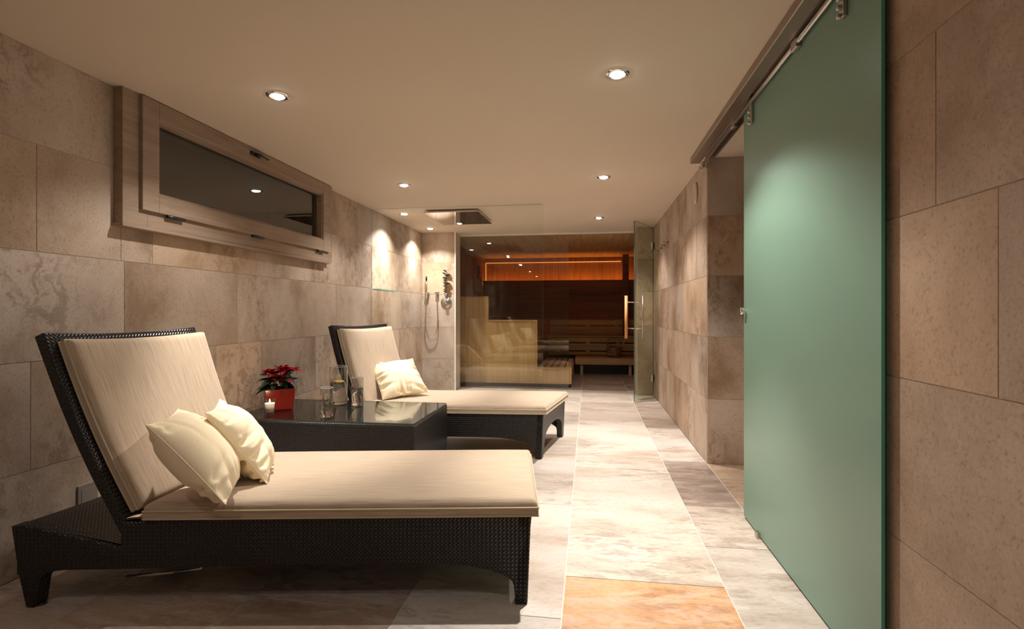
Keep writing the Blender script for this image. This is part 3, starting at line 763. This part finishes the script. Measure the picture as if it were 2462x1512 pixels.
# ------------------------------------------------------------ sliding frosted glass door
sd = thing('door_1', 'tall frosted green sliding glass door on the right wall', 'door', (.865, 2.33, 0)); sd['kind'] = 'structure'
del sd['label'], sd['category']
DX = .845
q = MB(); q.box(-.005, .005, 1.690 - 2.33, 3.073 - 2.33, .012, 2.288)
for i in range(6): q.m[i] = 0 if i in (3, 5) else 1
q.build('door_panel', [M['frost'], M['edge']], sd)
def yl(y): return y - 2.33
for y_ in (2.91, 1.908):
    q = MB(); q.box(-.02, -.005, yl(y_) - .016, yl(y_) + .016, 2.145, 2.30)
    for zz in (2.15, 2.18, 2.21): q.lathe([(.0001, -.034), (.009, -.033), (.010, -.02)], (0, yl(y_), zz), 12, axis='x')
    q.build('hanger', M['steel'], sd, bevel=.003)
q = MB(); q.lathe([(.0001, -.038), (.018, -.036), (.021, -.026), (.012, -.018), (.012, -.005)], (0, yl(3.025), 1.155), 24, axis='x'); q.build('door_knob', M['chrome'], sd)
q = MB(); q.box(-.022, .022, yl(2.81) - .02, yl(2.81) + .02, .0, .03); q.build('floor_guide', M['steel'], sd, bevel=.003)
rl = thing('sliding_door_rail', 'ceiling-mounted metal rail carrying the green glass door', 'door rail', (.80, 2.9, HZ))
q = MB(); q.box(-.035, .035, -1.75, 1.22, -.045, -.001); q.build('rail_cover', M['bronze'], rl, bevel=.004)
q = MB(); q.tube([(.047, -1.75, -.064), (.047, 1.25, -.064)], .011, 12); q.build('running_bar', M['steel'], rl)
q = MB(); q.box(.074, .082, -1.75, 1.2, -.085, -.001); q.build('back_plate', M['bronze'], rl)
for yy in (-.6, .33, 1.18):
    q = MB(); q.box(.036, .060, yy - .03, yy + .03, -.088, -.046); q.build('rail_stop', M['steel'], rl, bevel=.004)

# wall fittings
wf = thing('wall_fixture', 'small pale oval fixture mounted high on the right stone wall', 'wall fixture', (XR, 4.51, 2.14))
q = MB(); pts = []
for k in range(28):
    w = 2 * PI * k / 28; pts.append((-.012, .045 * math.cos(w), .078 * math.sin(w)))
q.tube(pts, .011, 10, closed=True); q.build('rim', M['whiteplastic'], wf)
q = MB(); q.prism([(.042 * math.cos(2 * PI * k / 24), .074 * math.sin(2 * PI * k / 24)) for k in range(24)], lambda a, b, t_: (t_, a, b), -.012, -.001); q.build('back_plate', M['whiteplastic'], wf)
so = thing('wall_socket', 'taupe socket plate low on the left wall behind the nearest lounger', 'socket', (XL, 2.23, .25))
q = MB(); q.box(.0005, .010, -.052, .052, -.06, .06); q.build('socket_plate', M['greyplastic'], so, bevel=.003)
q = MB(); q.box(.010, .012, -.035, .035, -.035, .035); q.build('socket_insert', M['greyplastic'], so)
hk0 = None
for k, y_ in enumerate((6.03, 6.29, 6.56, 6.83)):
    lb = ['dark wall hook nearest the camera in the row of four', 'dark wall hook, second nearest the camera in the row of four', 'dark wall hook, second nearest the sauna in the row of four', 'dark wall hook nearest the sauna in the row of four'][k]
    if hk0 is None:
        hk0 = thing('wall_hook', lb, 'hook', (XR, y_, 1.93), 'towel hooks on the right wall')
        q = MB(); q.box(-.006, -.0005, -.018, .018, -.018, .018); q.build('hook_plate', M['bronze'], hk0, bevel=.002)
        q = MB(); q.tube([(-.006, 0, 0), (-.05, 0, 0), (-.055, 0, .012)], .007, 8); q.build('hook_peg', M['bronze'], hk0)
    else: dup(hk0, (XR, y_, 1.93), lb)

# ------------------------------------------------------------ sauna front and door
o_ = glass_panel('window_2', -1.935, -.29, 7.742, 7.752, .012, HZ - .03, 'y', M['sauna_glass'], M['edgedark']); struct(o_)
q = MB(); q.box(-1.935, .665, 7.738, 7.756, HZ - .032, HZ - .022); q.box(-1.935, -.29, 7.738, 7.756, 0, .012); struct(q.build('trim_3', M['steel']))
dd = thing('door_2', '', '', (.875, 7.33, 0)); dd['kind'] = 'structure'; del dd['label'], dd['category']
hv = Vector((.574 - .875, 6.765 - 7.33, 0)); Ld = hv.length; dx = hv.normalized(); dn = Vector((-dx.y, dx.x, 0))   # dn: to the room side
if dn.x < 0: dn = -dn
RD = Matrix(((dx.x, dn.x, 0, 0), (dx.y, dn.y, 0, 0), (0, 0, 1, 0), (0, 0, 0, 1)))
o_ = glass_panel('door_panel', .0, Ld, -.005, .005, .012, HZ - .015, 'y', M['door_glass'], M['edgedark'], dd, M_=RD)
hx = Ld - .035
q = MB(); q.tube([RD @ Vector((hx, -.125, .81)), RD @ Vector((hx, -.125, 1.36))], .020, 14); q.build('inner_handle', M['handlewood'], dd)
q = MB(); q.tube([RD @ Vector((hx, .10, .81)), RD @ Vector((hx, .10, 1.36))], .009, 12)
for z in (.93, 1.285):
    pass
q.build('outer_handle', M['steel'], dd)
for z in (.94, 1.275):
    q = MB(); q.tube([RD @ Vector((hx, -.108, z)), RD @ Vector((hx, .10, z))], .009, 12); q.build('handle_post', M['chrome'], dd)
for z in (.25, 2.05):
    q = MB(); q.box(-.012, .05, -.012, .012, z - .045, z + .045, M=RD); q.build('hinge', M['steel'], dd)

# ------------------------------------------------------------ sauna cabin
SX0, SX1, SY0, SY1, SZ = -2.2, 1.0, 7.76, 10.95, 2.29
q = MB(); q.box(SX0 - .05, SX1 + .05, SY1, SY1 + .05, 0, SZ); struct(q.build('wall_sauna_back', M['dark_pine_v']))
q = MB(); q.box(SX0 - .05, SX0, SY0, SY1, 0, SZ); struct(q.build('wall_sauna_left', M['dark_pine']))
q = MB(); q.box(SX1, SX1 + .05, SY0, SY1, 0, SZ); struct(q.build('wall_sauna_right', M['dark_pine']))
q = MB()
for k in range(26): 
    x0 = SX0 + k * (SX1 - SX0) / 26; q.box(x0 + .002, x0 + (SX1 - SX0) / 26 - .002, SY0, SY1, SZ, SZ + .015)
q.box(SX0 - .05, SX1 + .05, SY0, SY1 + .05, SZ + .01, SZ + .05); struct(q.build('ceiling_sauna', M['pine_y']))
# stepped bench unit on the left
st = thing('stepped_sauna_bench', 'pale pine stepped bench with boxed end panel behind the sauna glass', 'bench', (-1.1, 7.95, 0))
ox = 1.1
PY = 7.95
pan = [(-2.10, .055), (-.255, .055), (-.255, .30), (-.775, .30), (-.775, 1.02), (-1.535, 1.02), (-1.535, 1.38), (-2.10, 1.38)]
q = MB(); q.prism(pan, lambda a, b, t_: (a + ox, t_, b), 0, .022); q.build('end_panel', M['pine_v'], st)
q = MB(); q.prism([(-2.10, 0), (-.275, 0), (-.275, .053), (-2.10, .053)], lambda a, b, t_: (a + ox, t_, b), .012, .03); q.build('plinth', M['rubber'], st)
tr_ = 0
for (xa, xb, za, zb) in ((-2.10, -1.535, 1.365, 1.39), (-1.56, -1.535, 1.02, 1.365), (-1.535, -.775, 1.005, 1.03), (-.80, -.775, .30, 1.005), (-.775, -.255, .283, .308), (-.28, -.255, .055, .283)):
    q = MB(); q.box(xa + ox, xb + ox, -.016, 0, za, zb); q.build('edge_strip', M['pine_h'], st, bevel=.002)
for k in range(5):
    x0 = -.765 + k * .102; q = MB(); q.box(x0 + ox, x0 + .082 + ox, .022, 1.70, .275, .30); q.build('seat_slat', M['pine_y'], st, bevel=.003)
q = MB(); q.box(-.275 + ox, -.257 + ox, .022, 1.70, .06, .274); q.box(-.765 + ox, -.30 + ox, .5, .54, .24, .274); q.box(-.765 + ox, -.30 + ox, 1.4, 1.44, .24, .274); q.build('side_board', M['pine_y'], st)
for (a0, a1, z) in ((-1.52, -.82, .70), (-2.10, -1.56, 1.08)):
    n = int((a1 - a0) / .1)
    for k in range(n):
        x0 = a0 + k * (a1 - a0) / n; q = MB(); q.box(x0 + ox, x0 + .082 + ox, .022, 2.1, z - .025, z); q.build('seat_slat', M['pine_y'], st)
q = MB(); q.box(-.80 + ox, -.785 + ox, .022, 2.1, .31, .66); q.box(-1.555 + ox, -1.54 + ox, .022, 2.1, .71, 1.05); q.build('riser_board', M['dark_pine'], st)
# long benches along the back wall
lb_ = thing('sauna_bench', 'low pale bench along the back of the sauna, wooden bucket on it', 'bench', (.3, 9.85, 0))
for k in range(5):
    q = MB(); q.box(-.54, .68, -.25 + k * .098, -.25 + k * .098 + .088, .29, .315); q.build('seat_slat', M['pine_h'], lb_)
q = MB(); q.box(-.54, .68, -.275, -.252, .195, .315); q.build('front_board', M['pine_h'], lb_)
for x_ in (-.45, .42):
    q = MB(); q.box(x_, x_ + .05, -.22, -.17, 0, .289); q.build('leg', M['pine_v'], lb_)
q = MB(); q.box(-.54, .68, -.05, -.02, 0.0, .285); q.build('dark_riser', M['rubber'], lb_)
ub = thing('sauna_bench', 'upper slatted bench with dark backrest and amber light along the sauna back wall', 'bench', (0, 10.15, 0))
def boards(root_, ys, zz, xs, mt, nm):
    for (z0_, z1_) in zz:
        q = MB(); q.box(xs[0], xs[1], ys, ys + .02, z0_, z1_); q.build(nm, mt, root_, bevel=.002)
boards(ub, 0, [(.322, .385), (.41, .545), (.57, .655)], (-.78, .98), M['pine_h'], 'front_board')
for x_ in (-.62, -.05, .52):
    q = MB(); q.box(x_, x_ + .07, .021, .049, .322, .655); q.build('batten', M['pine_h'], ub)
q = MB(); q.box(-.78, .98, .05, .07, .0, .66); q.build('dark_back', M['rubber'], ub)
for k in range(4):
    q = MB(); q.box(-.78, .98, k * .105, k * .105 + .095, .665, .69); q.build('seat_slat', M['pine_h'], ub)
br = ub; OY = .51
boards(br, OY, [(.70, .86), (.885, .985)], (-.78, .98), M['pine_h'], 'backrest_board')
for x_ in (-.62, -.05, .52):
    q = MB(); q.box(x_, x_ + .07, OY + .02, OY + .03, .70, .99); q.build('batten', M['pine_h'], br)
q = MB(); q.box(-2.19, .99, OY + .03, OY + .05, 1.01, 1.80); q.build('backrest_panel', M['dark_pine'], br)
for z in (1.44, 1.475, 1.51, 1.545, 1.58):
    q = MB(); q.box(-.55, .75, OY + .012, OY + .03, z, z + .018); q.build('backrest_slat', M['dark_pine'], br)
q = MB(); q.box(-2.19, .98, OY + .05, OY + .09, 1.70, 1.72); q.build('support_ledge', M['dark_pine'], br)
q = MB(); q.box(-2.18, .97, OY + .10, OY + .125, 1.74, 1.755)
led = q.build('led_strip', M['led'], br)
q = MB(); q.box(-2.17, .66, OY + .26, OY + .285, 2.185, 2.197); q.box(-2.175, -2.163, OY + .26, OY + .285, 1.82, 2.19); q.build('led_strip', M['led2'], br)
pz = struct(MB().box(.67, .79, 10.55, 10.62, 0, SZ).build('trim_4', M['dark_pine']))
# bucket with ladle
bk = thing('sauna_bucket', 'small wooden bucket with ladle standing on the low sauna bench', 'bucket', (.47, 9.80, .316))
q = MB(); q.lathe([(.0001, .002), (.12, 0), (.14, .20), (.125, .20), (.11, .02), (.0001, .018)], n=20); q.build('staves', M['dark_pine_v'], bk)
for z, r_ in ((.045, .1265), (.15, .137)):
    q = MB(); q.lathe([(r_, z), (r_ + .003, z), (r_ + .004, z + .018), (r_, z + .018)], n=30, closed=True); q.build('hoop', M['steel'], bk)
q = MB(); q.tube([(-.125, 0, .19), (-.12, 0, .30), (-.06, 0, .35), (.06, 0, .35), (.12, 0, .30), (.125, 0, .19)], .01, 8); q.build('bucket_handle', M['dark_pine_v'], bk)
ld = thing('wooden_ladle', 'pale ladle handle leaning out of the wooden sauna bucket', 'ladle', (.50, 9.79, .36))
q = MB(); q.tube([(0, 0, 0), (.20, -.01, .32)], .009, 8); q.build('ladle_handle', M['pine_v'], ld)
q = MB(); q.lathe([(.0001, -.02), (.025, -.015), (.035, .01), (.032, .01), (.0001, -.012)], n=16); q.build('ladle_bowl', M['pine_v'], ld)
# thermometer on left of back wall
th = thing('sauna_thermometer', 'small dark thermometer hanging near the left end of the sauna', 'thermometer', (-1.98, 9.2, 1.83))
th.location = (SX0 + .001, 10.3, 1.95)
q = MB(); q.box(0, .03, -.05, .05, -.13, .13); q.build('case', M['blackplastic'], th, bevel=.004)
q = MB(); q.lathe([(.0001, .034), (.035, .033), (.037, .03)], (0, 0, -.07), 20, axis='x'); q.build('dial', M['whiteplastic'], th)

# ------------------------------------------------------------ camera, world, view
cam = bpy.data.cameras.new('camera'); co = bpy.data.objects.new('camera', cam); C.objects.link(co)
cam.sensor_width = 36; cam.lens = 36 * 1253 / 2462; cam.sensor_fit = 'HORIZONTAL'
co.location = (0, 0, 1.15); co.rotation_euler = (PI / 2, 0, math.atan(184 / 1253))
cam.shift_y = -6 / 2462; cam.clip_start = .05
S.camera = co
w = bpy.data.worlds.new('world'); S.world = w; w.use_nodes = True
w.node_tree.nodes['Background'].inputs[0].default_value = (.01, .01, .012, 1); w.node_tree.nodes['Background'].inputs[1].default_value = .2
S.view_settings.view_transform = 'Standard'; S.view_settings.look = 'None'; S.view_settings.gamma = 1; S.view_settings.use_curve_mapping = False
S.view_settings.exposure = 0.0
S.cycles.max_bounces = 14; S.cycles.diffuse_bounces = 6; S.cycles.glossy_bounces = 6; S.cycles.transmission_bounces = 12; S.cycles.transparent_max_bounces = 16
S.cycles.sample_clamp_indirect = 4
